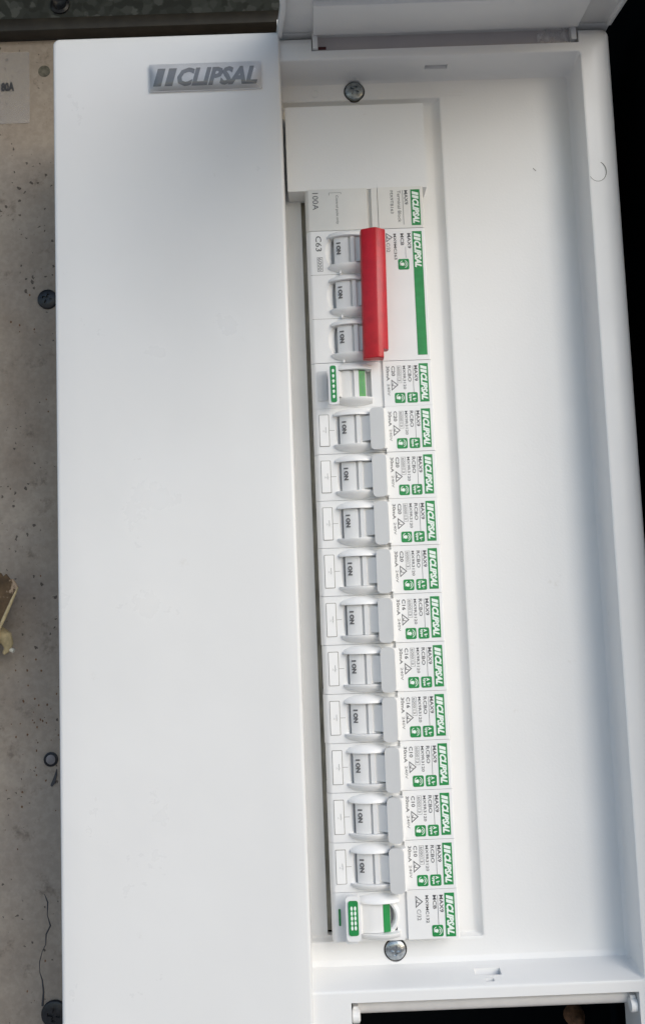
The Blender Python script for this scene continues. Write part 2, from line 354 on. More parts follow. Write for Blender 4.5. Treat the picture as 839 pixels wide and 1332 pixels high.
# ------------------------------------------------------------------ enclosure
enc = thing('switchboard_enclosure', (0, 74, -335), 'white plastic switchboard enclosure, its right door lifted open over the breakers', 'switchboard')
E0 = (0, -74, 335)
def ring(x0, x1, z0, z1, r, y, n=5): return [(a, y, c) for a, c in rrect(x0, x1, z0, z1, r, n)]
BOT = -345
rings = [
    ring(-20, 122.0, BOT, 59.4, 3.2, 74), ring(-20, 122.2, BOT, 59.5, 3.2, 2), ring(-20, 122.1, BOT, 59.4, 3.2, -1.5),
    ring(-20, 121.5, BOT, 58.9, 3.0, -3.8), ring(-20, 120.2, BOT, 58.1, 2.8, -5.3), ring(-20, 117.6, BOT, 57.2, 2.4, -6.5), ring(-20, 113.8, BOT+1, 55.5, 2, -7.0), ring(-20, 113.3, BOT+1.3, 55.1, 2, -7.02), ring(-17.1, 110.0, -302.5, 49.4, 1.7, -7.02),
    ring(-17, 109.6, -302.1, 49.0, 1.6, -7.0), ring(-17, 109.2, -301.7, 48.6, 1.4, -6.8), ring(-17, 109.0, -301.4, 48.3, 1.3, -6.3),
    ring(-16.6, 108.7, -299.0, 47.6, 1.2, 5.0), ring(-16.5, 108.3, -298.2, 47.2, 1.2, 7.0), ring(-16.4, 107.4, -296.6, 46.6, 1.2, 8.0), ring(-16.3, 106.9, -296.1, 46.1, 1.1, 8.02),
    ring(-14.7, 56.1, -290.7, 40.5, 1.0, 8.0), ring(-14.5, 55.6, -290.3, 40.1, 1.0, 8.0), ring(-14.4, 55.1, -289.8, 39.7, .9, 8.2), ring(-14.3, 54.8, -289.5, 39.4, .8, 8.8),
    ring(-14.2, 53.6, -289.2, 38.8, .8, 10.2), ring(-14.0, 52.2, -288.8, 38.0, .8, 10.8), ring(-13.9, 51.7, -288.7, 37.8, .8, 10.82), ring(-3.4, 47.0, -288.3, 2.3, .5, 10.82),
    ring(-3.0, 46.6, -288.2, 2.0, .5, 10.8), ring(-2.9, 46.5, -288.1, 1.9, .4, 11.1), ring(-2.9, 46.5, -288.1, 1.9, .4, 14.0),
    ring(-18, 118, BOT+2, 57, 2, 17.0), ring(-18, 119.5, BOT+2, 57.2, 2, 74)]
bm = bmesh.new(); loft(bm, rings, closed=True)
fr = finish(bm, 'frame', 'frame', smooth=32)
cs = []
b = bmesh.new(); box(b, 3.6, 108.7, -20, 40, 52.1, 80); cs.append(b)                      # hinge notch, top
b = bmesh.new(); box(b, 4.6, 106.9, -20, 90, -380, -305.6); cs.append(b)                  # hinge notch, bottom
b = bmesh.new(); box(b, -40, 140, 11, 90, -380, -304); cs.append(b)
b = bmesh.new(); box(b, 48.6, 57.6, -1.6, 1.2, 46.6, 49.4); cs.append(b)                  # latch pockets
b = bmesh.new(); box(b, 50.0, 59.5, -1.0, 3.2, -301.6, -298.6); cs.append(b)
b = bmesh.new(); box(b, 53.2, 56.2, -4.6, -2.8, -302.0, -299.8); cs.append(b)
b = bmesh.new(); prism_y(b, [(20.5+4.3*math.cos(t), 43.4+4.3*math.sin(t)) for t in [i*math.pi/14 for i in range(28)]], 4, 8.9); cs.append(b)
b = bmesh.new(); prism_y(b, [(22+4.3*math.cos(t), -293.3+4.3*math.sin(t)) for t in [i*math.pi/14 for i in range(28)]], 2, 8.9); cs.append(b)
cut(fr, cs); fr.parent = enc; fr.location = [c*S for c in E0]
fr.data.materials.clear(); fr.data.materials.append(M['frame'])
def E(bm, name, m, **k):
    o = finish(bm, name, m, enc, **k); o.location = [c*S for c in E0]; return o
# raised left cover with a barely bowed front
bm = bmesh.new()
def cring(x0, x1, z0, z1, r, y): return ring(x0, x1, z0, z1, (.8, r, r, .8), y)
vs = loft(bm, [cring(-97.0, -9.2, BOT, 58.7, 2.4, 74), cring(-97.2, -9.0, BOT, 58.9, 2.6, -6), cring(-97.25, -8.95, BOT, 58.9, 2.6, -8.0),
               cring(-97.0, -9.1, BOT, 58.7, 2.5, -9.5), cring(-96.5, -9.5, BOT+.4, 58.2, 2.2, -9.92), cring(-95.6, -10.2, BOT+1, 57.4, 1.8, -10.05), cring(-88, -17, BOT+8, 50, 1, -10.15)])
bm.faces.new(vs[-1]); E(bm, 'cover_panel', 'cover', smooth=60)
# blank cover over the unused ways
bm = bmesh.new(); prism_y(bm, rrect(-7.9, 47.3, -1.3, 33.7, .5), 1.2, 12); E(bm, 'blank_cover', 'frame', bevel=.35)
# interior
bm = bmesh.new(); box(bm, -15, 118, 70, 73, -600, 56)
box(bm, 121, 124, 30, 73, -600, 56); E(bm, 'back_box', 'black')  # black panels paint the unlit depth seen through the bottom notch
bm = bmesh.new(); box(bm, -8, -1.42, 14.3, 16.5, -287.5, 36); E(bm, 'din_rail', 'rail')
# moulded marks on the plate
bm = bmesh.new(); box(bm, 56.2, 65.0, 7.85, 8.05, 40.2, 40.45); box(bm, 59, 65.0, 7.85, 8.05, 41.6, 41.8); E(bm, 'moulding_line', 'frame')
bm = bmesh.new()
for x in (1.5, 7.6, 9.6): box(bm, x, x+.35, 7.8, 8.1, 41.2, 44.6)
n_ = 20
for i in range(n_):
    a, c = 2*math.pi*i/n_, 2*math.pi*(i+1)/n_
    q = [(4.6+r*math.cos(t), 43+r*1.2*math.sin(t)) for r, t in ((1.5, a), (1.5, c), (1.15, c), (1.15, a))]; prism_y(bm, q, 7.8, 8.1)
E(bm, 'moulded_mark', 'frame')
bm = bmesh.new(); pts = [(112.6+3.4*math.cos(R(t)), -6.98, -1.2+4.0*math.sin(R(t))) for t in range(-150, 75, 12)]
tube(bm, pts, .13, 5); E(bm, 'scuff_ring', 'line')
bm = bmesh.new(); tube(bm, [(91.5, 8.0, 8.2), (92.2, 7.95, 7.4), (92.6, 8, 7.0)], .16, 5); E(bm, 'scuff_speck', 'line')
# cover fixing screws
for nm, x, z, m, a in (('cover_screw', 20.5, 43.4, 'darksteel', 28), ('cover_screw', 22.0, -293.3, 'steel', 5)):
    o = screwhead(nm, x, 6.9, z, 3.85, m, None, None, a); o.parent = enc; o.location = ((x)*S, (7.5-74)*S, (z+335)*S)
    o['label'] = 'dull grey cross head screw above the blank cover' if z > 0 else 'shiny zinc cross head screw below the breakers'
for x, z in ((20.5, 43.4), (22.0, -293.3)):
    bm = bmesh.new(); lathe(bm, x, z, [(4.28, 8.8), (4.28, 8.25), (3.2, 8.2), (3.0, 8.8)], 28); E(bm, 'screw_gap_shade', 'darkbar', smooth=40)  # dark ring painting the shade in the gap round the screw head
# lifted door
def dr(name, m, build, **k):
    bm = bmesh.new(); build(bm)
    bmesh.ops.translate(bm, verts=bm.verts, vec=(0, 8, -59.6)); bmesh.ops.rotate(bm, verts=bm.verts, cent=(0, 0, 0), matrix=Matrix.Rotation(R(3.5), 3, 'X')); bmesh.ops.translate(bm, verts=bm.verts, vec=(0, -8, 59.6))
    return E(bm, name, m, **k)
def door_shape(bm):
    q = [(-10.2, -7.6), (121.9, -7.6), (123.2, -30), (123.2, -190), (119, -196), (-5, -196), (-8.6, -190), (-8.6, -60), (-8.0, -26)]
    a = [bm.verts.new((x, y, 59.5)) for x, y in q]; c = [bm.verts.new((x+(1.4 if x < 60 else -1.4), y, 64.5)) for x, y in q]
    bm.faces.new(a); bm.faces.new(c[::-1]); n = len(q)
    for i in range(n): bm.faces.new((a[i], c[i], c[(i+1) % n], a[(i+1) % n]))
dr('door', 'frame', door_shape, bevel=.5)
dr('door_flange', 'frame', lambda b: prism_z(b, [(-9.6, -8.2), (-8.0, -8.2), (-5.6, -28), (-6.2, -186), (-8.1, -186), (-7.6, -28)], 57.2, 59.7), bevel=.25)
dr('door_flange', 'frame', lambda b: prism_z(b, [(119.8, -8.2), (121.4, -8.2), (122.6, -30), (122.4, -186), (120.6, -186), (120.8, -30)], 57.8, 59.7), bevel=.25)
bm = bmesh.new(); box(bm, -9.7, 121.6, -6.6, 20, 59.7, 66); E(bm, 'door_spine', 'frame', bevel=.4)
dr('hinge_boss', 'frame', lambda b: box(b, 4.4, 108.2, -29, -9.4, 57.0, 59.6), bevel=.5)
bm = bmesh.new(); box(bm, 4.3, 107.9, -3.6, 3, 52.5, 60); E(bm, 'hinge_leaf', 'hinge', bevel=.5)
bm = bmesh.new(); box(bm, 4.0, 6.0, -8.4, -3.3, 52.6, 61); E(bm, 'hinge_lug', 'frame', bevel=.4)
bm = bmesh.new(); box(bm, 106.0, 107.9, -7.2, -3.3, 53.4, 60.4); E(bm, 'hinge_lug', 'frame', bevel=.4)
bm = bmesh.new(); box(bm, 6.3, 9.4, -3.75, -3.3, 54.6, 55.8); E(bm, 'red_mark', 'redmark', bevel=.15)
# bottom rod
bm = bmesh.new(); tube(bm, [(5.4, .5, -309.6), (107, .5, -309.6)], 2.5, 20); E(bm, 'hinge_rod', 'rod', smooth=60)
for x in (6.2, 105.6):
    bm = bmesh.new(); tube(bm, [(x-1.6, -3.4, -311.4), (x-1.2, -3.4, -311.4), (x+1.0, -3.4, -311.4), (x+1.5, -3.4, -311.4)], [1.5, 2.5, 2.5, 1.7], 18); box(bm, x-1.0, x+.8, -4, 3, -313, -308); E(bm, 'rod_end', 'frame', smooth=40)
bm = bmesh.new(); lathe(bm, 0, 0, [(4.5, 0), (4.2, -3), (3, -4), (2.5, -8), (1.5, -9)], 16)
o = finish(bm, 'screw', 'rust', smooth=50); o.location = (102*S, 69.9*S, -345.5*S); tag(o, 'rusty brown screw deep in the dark gap under the bottom rod', 'screw')
# tape scrap over the hinge
bm = bmesh.new(); N = 14
g = [[bm.verts.new((93+15.5*i/N, -4.1-.5*abs(math.sin(i*1.3+j*.9))-.3*random.random(), 52.9+7.5*j/N)) for j in range(N+1)] for i in range(N+1)]
for i in range(N):
    for j in range(N): bm.faces.new((g[i][j], g[i+1][j], g[i+1][j+1], g[i][j+1]))
o = finish(bm, 'tape_scrap', 'tape', smooth=70); tag(o, 'crumpled milky clear tape scrap over the right end of the top hinge', 'tape')

# badge on the cover
bdg = bpy.data.objects.new('badge', None)
bm = bmesh.new(); prism_y(bm, rrect(-59.7, -16.0, 35.2, 46.4, .9), -11.0, -9.9); bp_ = E(bm, 'badge', 'badgegrey', bevel=.15)
bpy.data.objects.remove(bdg)
def bars(bm, x, z, h, w, y, down, gap):                # the two slanted bars of the emblem
    for k in range(2):
        u = k*gap; q = [(u, 0), (u+w, 0), (u+w+h*.28, h), (u+h*.28, h)]
        bm.faces.new([bm.verts.new((x+v, y, z-a) if down else (x+a, y, z+v)) for a, v in q])
bm = bmesh.new(); bars(bm, -58.2, 37.2, 7.2, 3.0, -11.12, False, 4.4); text(bm, 'CLIPSAL', -48.8, 37.0, 31.0, 7.5, -11.12, down=False, bold=.045, shear=.3)
o = finish(bm, 'badge_lettering', 'badgeink', bp_)
bm = bmesh.new(); NX, NZ = 24, 12
def dome(x, z):
    a = max(0, 1-abs((x+37.85)/21.6)**8); b = max(0, 1-abs((z-40.8)/5.45)**2.2)
    return -11.2-1.5*(a**.5)*(b**.8)
g = [[bm.verts.new((-59.45+43.2*i/NX, dome(-59.45+43.2*i/NX, 35.35+10.9*j/NZ), 35.35+10.9*j/NZ)) for j in range(NZ+1)] for i in range(NX+1)]
for i in range(NX):
    for j in range(NZ): bm.faces.new((g[i][j], g[i+1][j], g[i+1][j+1], g[i][j+1]))
finish(bm, 'badge_dome', 'resin', bp_, smooth=80)

# ------------------------------------------------------------------ breakers
ZR = [-1.4, -18.5, -36.3, -53.9, -71.6, -89.4, -107.3, -125.3, -143.4, -161.6, -179.9, -198.1, -216.2, -234.2, -252.1, -269.8, -287.3]
W = 17.75
def body_prof(groove=True, x0=0.0, gx=25.2, gw=1.3):
    p = [(x0-1.3, 26), (x0-1.3, 3.2), (x0-.9, 1.4), (x0+.1, .25), (x0+.8, 0)]
    if groove: p += [(gx, 0), (gx, 1.1), (gx+gw, 1.1), (gx+gw, 0)]
    return p + [(44.8, 0), (45.3, .5), (45.3, 26)]
def lens(x0, x1, c, hw, n=14, right_flat=True, px=2.0):
    """outline of the toggle opening"""
    pts = []
    for i in range(n+1):
        t = R(90+180*i/n); pts.append((x0+c+c*math.cos(t), hw*math.sin(t)))
    pts += [(x1, -hw), (x1, hw)]
    return pts
def make_body(parent, w, poles, c, m='device', pole_w=17.75, x0=7.2, x1=20.5, hw=5.75):
    bm = bmesh.new(); prism_z(bm, body_prof(), 0, -w)
    o = finish(bm, 'body', m, None)
    cs = []
    for k in range(poles):
        zc = -pole_w/2 - k*17.7
        b = bmesh.new()
        A = [(x, -1, zc+z) for x, z in lens(x0-.35, x1, c, hw+.05)]; A2 = [(x, 0.02, zc+z) for x, z in lens(x0, x1, c, hw)]; B = [(x, 1.3, zc+z) for x, z in lens(x0+(2.3 if c > 2 else 1.3), x1-.2, max(.3, c*.3), hw-.03)]; B2 = [(x+.05, 3.4, z) for x, y, z in B]
        vs = loft(b, [A, A2, B, B2]); b.faces.new(vs[0][::-1]); b.faces.new(vs[-1]); cs.append(b)
    cut(o, cs); o.data.materials.clear(); o.data.materials.append(M[m])
    md = o.modifiers.new('bevel', 'BEVEL'); md.width = .22*S; md.segments = 2; md.limit_method = 'ANGLE'; md.angle_limit = R(50); md.harden_normals = True
    dg = bpy.context.evaluated_depsgraph_get(); dg.update(); me = bpy.data.meshes.new_from_object(o.evaluated_get(dg)); old = o.data; o.modifiers.clear(); o.data = me; bpy.data.meshes.remove(old); me.name = 'body'
    o.parent = parent; return o
def rails(bm, zc, x0, x1, hin, hout, H, n=14, wall=.55):
    """the two raised guards above and below a toggle: convex outer flank, thin rim, drop to the toggle"""
    for s in (1, -1):
        rows = []
        for i in range(n+1):
            t = i/n; x = x0+(x1-x0)*t; k = max(0.0, math.sin(math.pi*min(1, t*.86+.02)))
            h = H*k**.62; zo = hin+.25+(hout-hin-.25)*k**.42
            rows.append([(x, .3, zc+s*zo), (x, -h*.35, zc+s*(hin+(zo-hin)*.86)), (x, -h*.8, zc+s*(hin+(zo-hin)*.5)), (x, -h, zc+s*(hin+wall*.7)), (x, -h, zc+s*hin), (x, 2.6, zc+s*(hin-.05))])
        vs = loft(bm, rows); bm.faces.new(vs[0][::-1]); bm.faces.new(vs[-1])
def ring_profile(bm, pts, zc, hz, y_back=3.0):         # strip of toggle barrel, closed at the back
    prism_z(bm, pts+[(pts[-1][0], y_back), (pts[0][0], y_back)], zc-hz, zc+hz)
def plate(bm, xc, yc, zc, sx, sz, th, r, tilt):
    b = bmesh.new(); prism_y(b, rrect(-sx/2, sx/2, -sz/2, sz/2, r, 4), 0, th)
    bmesh.ops.bevel(b, geom=[e for e in b.edges if e.calc_face_angle(0) > R(50)], offset=.45, segments=2, affect='EDGES', profile=.5)
    bmesh.ops.rotate(b, verts=b.verts, cent=(0, 0, 0), matrix=Matrix.Rotation(R(tilt), 3, 'Z')); bmesh.ops.translate(b, verts=b.verts, vec=(xc, yc, zc))
    t = bpy.data.meshes.new('t'); b.to_mesh(t); b.free(); bm.from_mesh(t); bpy.data.meshes.remove(t)

def toggle_on(parent, zc, lever=True, x=0.0):
    bm = bmesh.new(); ring_profile(bm, [(8.7+x, 1.6), (8.9+x, -.9), (10.2+x, -1.7), (12.6+x, -2.3), (14.3+x, -2.45), (14.5+x, -1.5), (15.0+x, -1.5), (15.2+x, -2.75), (16.6+x, -2.9), (17.0+x, -1.9), (20.2+x, -1.5)], zc, 5.45)
    t = finish(bm, 'toggle', 'toggle', parent, bevel=.14)
    bm = bmesh.new(); text(bm, 'I', 9.7+x, zc+3.3, .55, 1.6, -1.63-.0, bold=.03)
    text(bm, 'ON', 9.7+x, zc+2.1, 3.6, 1.65, -1.63, bold=.06)
    for v in bm.verts: v.co.y = -1.75-.28*(v.co.x-9.6-x)
    finish(bm, 'toggle_lettering', 'ink', t)
    bm = bmesh.new(); prism_z(bm, [(16.9+x, -1.7), (20.6+x, -5.0), (22.6+x, -5.0), (22.6+x, 1.5), (16.9+x, 1.5)], zc-4.7, zc+4.7)
    finish(bm, 'stem', 'toggle', t, bevel=.3)
    if lever:
        bm = bmesh.new(); plate(bm, 22.9, -5.5, zc-.5, 5.4, 16.1, 2.1, 1.7, -11); finish(bm, 'lever', 'lever', t, smooth=35)
        bm = bmesh.new(); prism_z(bm, [(22.8, -4.0), (25.6, -4.9), (26.6, -4.0), (26.5, .4), (22.8, .4)], zc-8.0, zc+7.3)
        finish(bm, 'lever_rib', 'device', t, bevel=.3)
    return t

def logo(parent, x, z, h=3.7, ln=15.6, extra=0, y=0):
    bm = bmesh.new(); prism_y(bm, [(x, z-ln-extra), (x+h, z-ln-extra), (x+h, z), (x, z)], y-.1, y+.2); g_ = finish(bm, 'logo_plate', 'green', parent)
    bm = bmesh.new(); bars(bm, x+.55, z-.7, h-1.1, 1.15, y-.14, True, 1.45); text(bm, 'CLIPSAL', x+.5, z-3.9, ln-4.6, h-1.0, y-.14, bold=.055, shear=.35)
    finish(bm, 'logo_lettering', 'mintink', g_)
def icon(parent, x, z, kind, s=4.05):
    bm = bmesh.new(); prism_y(bm, rrect(x, x+s, z-s, z, .6, 3), -.1, .2); g_ = finish(bm, 'icon_square', 'green', parent)
    bm = bmesh.new(); cx, c = x+s/2, z-s/2
    if kind == 'plug':
        for a0, a1, r0, r1 in ((-70, 70, 1.35, 1.6), (110, 200, 1.3, 1.55), (-50, 50, .75, 1.0)):
            n = 8
            for i in range(n):
                t0, t1 = R(a0+(a1-a0)*i/n), R(a0+(a1-a0)*(i+1)/n)
                bm.faces.new([bm.verts.new((cx+r*math.cos(t), -.14, c+r*math.sin(t))) for r, t in ((r0, t0), (r1, t0), (r1, t1), (r0, t1))])
        bm.faces.new([bm.verts.new((cx+a, -.14, c+b)) for a, b in ((-1.5, .35), (-.1, .7), (.35, 0), (-.1, -.7), (-1.5, -.35))])
    else:
        text(bm, 'A', cx-.1, c+1.5, 1.1, 1.3, -.14, bold=.05); text(bm, 'type', cx-1.45, c+1.5, 2.9, 1.15, -.14, bold=.04)
        bm.faces.new([bm.verts.new((cx+a, -.14, c+b)) for a, b in ((.1, -.4), (1.3, -.2), (1.3, -.6), (.1, -.9))])
        bm.faces.new([bm.verts.new((cx+a, -.14, c+b)) for a, b in ((.6, -.2), (.8, -.2), (.8, -1.5), (.6, -1.5))])
    finish(bm, 'icon_mark', 'mintink', g_)
def tri(bm, x, z, h, ln):                              # compliance triangle with a tick inside
    P_ = [Vector((x, z)), Vector((x, z-ln)), Vector((x+h, z-ln/2))]; c = sum(P_, Vector((0, 0)))/3
    for i in range(3):
        a, b = P_[i], P_[(i+1) % 3]
        bm.faces.new([bm.verts.new((p.x, -.06, p.y)) for p in (a, b, c+(b-c)*.72, c+(a-c)*.72)])
    for a, b in (((.25, .35), (.12, .55)), ((.12, .55), (.55, .6))):
        p, q = Vector((x+h*a[0], z-ln*a[1])), Vector((x+h*b[0], z-ln*b[1])); d = (q-p).normalized(); n = Vector((-d.y, d.x))*.12
        bm.faces.new([bm.verts.new((v.x, -.06, v.y)) for v in (p+n, q+n, q-n, p-n)])

def rcbo_print(parent, rating, dz=0):
    bm = bmesh.new(); z = -2.0
    text(bm, 'MAX9', 38.45, z, 6.2, 1.35, -.06, bold=.02)
    bm.faces.new([bm.verts.new(p) for p in ((37.95, -.06, z), (38.1, -.06, z), (38.1, -.06, z-11), (37.95, -.06, z-11))])
    text(bm, 'RCBO', 36.0, z, 6.4, 1.3, -.06, bold=.015); text(bm, 'MX9R3120', 34.1, z, 9.3, 1.05, -.06, bold=.01)
    text(bm, '6000', 32.1, z-.4, 3.6, 1.0, -.06); text(bm, '3', 32.1, z-5.3, .8, 1.0, -.06)
    for a, b in ((z, z-4.5), (z-4.8, z-6.8)):         # rating box outline
        for q in (((31.8, a), (33.5, a), (33.5, a-.1), (31.8, a-.1)), ((31.8, b), (33.5, b), (33.5, b+.1), (31.8, b+.1)), ((31.8, a), (31.9, a), (31.9, b), (31.8, b)), ((33.4, a), (33.5, a), (33.5, b), (33.4, b))):
            bm.faces.new([bm.verts.new((u, -.06, v)) for u, v in q])
    text(bm, '30mA', 27.7, z, 5.8, 1.2, -.06, bold=.015)
    text(bm, '240V', 27.9, z-7.0, 4.6, .95, -.06); tri(bm, 29.5, z-5.3, 2.7, 4.4)
    p = finish(bm, 'printed_text', 'ink', parent)
    bm = bmesh.new(); text(bm, rating, 29.7, z, 4.0, 1.35, -.06, bold=.02); finish(bm, 'rating_text', 'ink', parent)
    logo(parent, 40.35, -1.3, 3.5, 15.1); icon(parent, 30.6, -12.6, 'plug'); icon(parent, 35.4, -12.6, 'type')

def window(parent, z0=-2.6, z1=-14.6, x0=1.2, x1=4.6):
    bm = bmesh.new(); prism_y(bm, rrect(x0-.2, x1+.25, z1-.25, z0+.25, .25, 2), -.06, .2); w_ = finish(bm, 'window_shade_line', 'line', parent)  # shadow line round the window, painted as a grey outline strip
    bm = bmesh.new(); prism_y(bm, rrect(x0, x1, z1, z0, .2, 2), -.35, .1); f = finish(bm, 'label_window', 'device', w_, bevel=.1)
    bm = bmesh.new(); zc = (z0+z1)/2; box(bm, x0+1.2, x1-.5, -.5, -.3, zc-.35, zc-.05); box(bm, x1-1.1, x1-.8, -.5, -.3, zc-1.2, zc+1.2)
    finish(bm, 'window_catch', 'toggle', w_)
    bm = bmesh.new(); box(bm, x1-1.2, x1-1.05, -.39, -.3, zc-.9, zc+1.3); box(bm, x0+1.3, x0+1.45, -.39, -.3, zc-.5, zc+.1); finish(bm, 'window_mark', 'ink', w_)
    bm = bmesh.new(); box(bm, x1+.3, 6.8, -.04, .1, zc-.08, zc+.08); finish(bm, 'moulding_line', 'line', parent)

def make_rcbo(z, label):
    t = thing('residual_current_breaker', (0, 0, z), label, 'circuit breaker', 'white single breakers switched on')
    make_body(t, W, 1, 1.2)
    bm = bmesh.new(); rails(bm, -W/2, 6.6, 21.2, 5.55, 8.7, 4.2); finish(bm, 'toggle_guard', 'device', t, smooth=50)
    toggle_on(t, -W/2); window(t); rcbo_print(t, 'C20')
    return t
def copy_tree(o, parent=None, skip=()):
    c = o.copy(); col.objects.link(c); c.parent = parent
    for ch in o.children:
        if ch.name.split('.')[0] not in skip: copy_tree(ch, c)
    return c

# bottom of the column: names for the ten switched-on breakers
ordn = ['first', 'second', 'third', 'fourth', 'fifth', 'sixth', 'seventh', 'eighth', 'ninth', 'tenth']
def lab(i, r):
    if i == 0: return 'white %s breaker switched on, directly below the upper green tabbed breaker' % r
    if i == 9: return 'white %s breaker switched on, directly above the bottom green tabbed breaker' % r
    return 'white %s breaker switched on, %s of the ten on breakers from the top' % (r, ordn[i])
ratings = ['C20', 'C20', 'C20', 'C20', 'C16', 'C16', 'C16', 'C10', 'C10', 'C10']
proto = make_rcbo(ZR[5], lab(0, 'C20'))
rate_mesh = {'C20': [c for c in proto.children if c.name.startswith('rating_text')][0].data}
for r in ('C16', 'C10'):
    bm = bmesh.new(); text(bm, r, 29.7, -2.0, 4.0, 1.35, -.06, bold=.02); o = finish(bm, 'rating_text', 'ink'); rate_mesh[r] = o.data; bpy.data.objects.remove(o)
for i in range(1, 10):
    c = copy_tree(proto); c.location.z = ZR[5+i]*S; c.scale.z = (ZR[5+i]-ZR[6+i]-.13)/W; c['label'] = lab(i, ratings[i])
    for ch in c.children:
        if ch.name.startswith('rating_text'): ch.data = rate_mesh[ratings[i]]
    c.rotation_euler.z = R(random.uniform(-.3, .3)); c.location.x = random.uniform(-.12, .12)*S
    for ch in c.children:
        if ch.name.startswith('toggle') and not ch.name.startswith('toggle_g'): ch.location.y = random.uniform(-.25, .15)*S; ch.rotation_euler.z = R(random.uniform(-.8, .8)); ch.location.x = random.uniform(-.1, .1)*S

# ---- terminal block
t = thing('terminal_block', (0, 0, ZR[0]), 'plain cream terminal block lettered 100A above the red handled breaker', 'terminal block')
bm = bmesh.new(); prism_z(bm, [(-1.3, 26), (-1.3, 2.6), (-.4, .6), (.4, 0), (23.2, 0), (23.6, 1.5), (24.6, 1.5), (24.9, 0), (27.2, 0), (27.2, .7), (27.45, .7), (27.45, 0), (44.8, 0), (45.3, .5), (45.3, 26)], 0, -16.9)
finish(bm, 'body', 'terminal', t, bevel=.18)
bm = bmesh.new(); text(bm, '100A', 1.7, -1.4, 7.0, 2.3, -.06, bold=.0)
text(bm, 'Control pole only', 10.6, -2.6, 11.8, 1.25, -.06)
text(bm, 'MAX9', 37.9, -1.5, 5.9, 1.35, -.06, bold=.015); text(bm, 'Terminal Block', 35.1, -1.5, 13, 1.3, -.06); text(bm, 'MX9TB163', 32.3, -1.5, 9.4, 1.2, -.06)
for a in ((37.2, -1.4, 37.35, -15.6), (8.2, -1.5, 13.0, -1.62), (8.2, -1.5, 8.35, -2.6), (12.9, -1.5, 13.05, -2.2)):
    bm.faces.new([bm.verts.new((x, -.06, z)) for x, z in ((a[0], a[1]), (a[2], a[1]), (a[2], a[3]), (a[0], a[3]))])
finish(bm, 'printed_text', 'ink', t)
logo(t, 40.4, -1.3, 3.6, 14.6)

# ---- three pole breaker
t = thing('three_pole_breaker', (0, 0, ZR[1]), 'white three pole C63 main breaker, its three toggles joined by a red handle bar', 'main breaker')
H3 = 52.9
make_body(t, H3, 3, 3.2, x0=5.9)
for k in range(3):
    zc = -W/2-17.7*k
    bm = bmesh.new(); rails(bm, zc, 7.0, 21.5, 5.55, 8.7, 4.2); finish(bm, 'toggle_guard', 'device', t, smooth=50)
    toggle_on(t, zc, lever=False, x=.6)
    if k:
        bm = bmesh.new(); box(bm, 0, 25, -.03, .1, zc+W/2-.1, zc+W/2+.03); finish(bm, 'pole_joint', 'line', t)
    bm = bmesh.new(); box(bm, 11.2, 11.9, -1.6, .2, zc-9.0, zc-7.9); finish(bm, 'guard_nub', 'device', t, bevel=.1)
# red bar: ridge between a wide left face and a narrow right face
bm = bmesh.new()
prof = [(19.0, -4.6), (19.3, -7.6), (19.9, -8.2), (24.4, -9.9), (25.2, -9.8), (28.5, -7.6), (28.8, -6.9), (28.4, -4.2), (20.2, -4.2)]
prism_z(bm, prof, -3.0, -53.9)
bmesh.ops.rotate(bm, verts=bm.verts, cent=(24, 0, -28), matrix=Matrix.Rotation(R(.9), 3, 'Y'))
hb = finish(bm, 'handle_bar', 'red', None, bevel=1.0, seg=3)
cb = bmesh.new(); box(cb, 26.4, 31, -20, 0, -50.4, -58); cut(hb, [cb]); hb.data.materials.clear(); hb.data.materials.append(M['red']); hb.parent = t
# moving faces of the bar stay one mesh; its joining pegs are behind it
bm = bmesh.new()
for k in range(3): box(bm, 20.8, 24, -5, -1, -W/2-17.7*k-3.4, -W/2-17.7*k+3.4)
finish(bm, 'handle_peg', 'red', t)
bm = bmesh.new(); z = -2.0
text(bm, 'C63', 2.3, -1.9, 6.3, 2.3, -.06, bold=.01); text(bm, '6000', 3.0, -10.9, 5.0, 1.4, -.06)
for q in (((2.7, -10.6), (4.8, -10.6), (4.8, -10.75), (2.7, -10.75)), ((2.7, -16.2), (4.8, -16.2), (4.8, -16.35), (2.7, -16.35)), ((2.7, -10.6), (2.85, -10.6), (2.85, -16.3), (2.7, -16.3)), ((4.65, -10.6), (4.8, -10.6), (4.8, -16.3), (4.65, -16.3))):
    bm.faces.new([bm.verts.new((u, -.06, v)) for u, v in q])
text(bm, 'MAX9', 38.3, z, 6.2, 1.4, -.06, bold=.02); text(bm, 'MCB', 35.6, z, 4.9, 1.35, -.06, bold=.02); text(bm, 'MX9MC363', 32.9, z, 10.6, 1.1, -.06, bold=.02)
bm.faces.new([bm.verts.new(p) for p in ((37.4, -.06, -7.5), (37.5, -.06, -7.5), (37.5, -.06, -12), (37.4, -.06, -12))])
tri(bm, 30.0, -1.6, 2.6, 3.8); text(bm, 'C/32', 30.0, -5.8, 3.6, 1.4, -.06)
finish(bm, 'printed_text', 'ink', t)
logo(t, 40.3, -1.3, 3.7, 15.4, extra=34.3); icon(t, 34.3, -12.4, 'plug', 4.3)

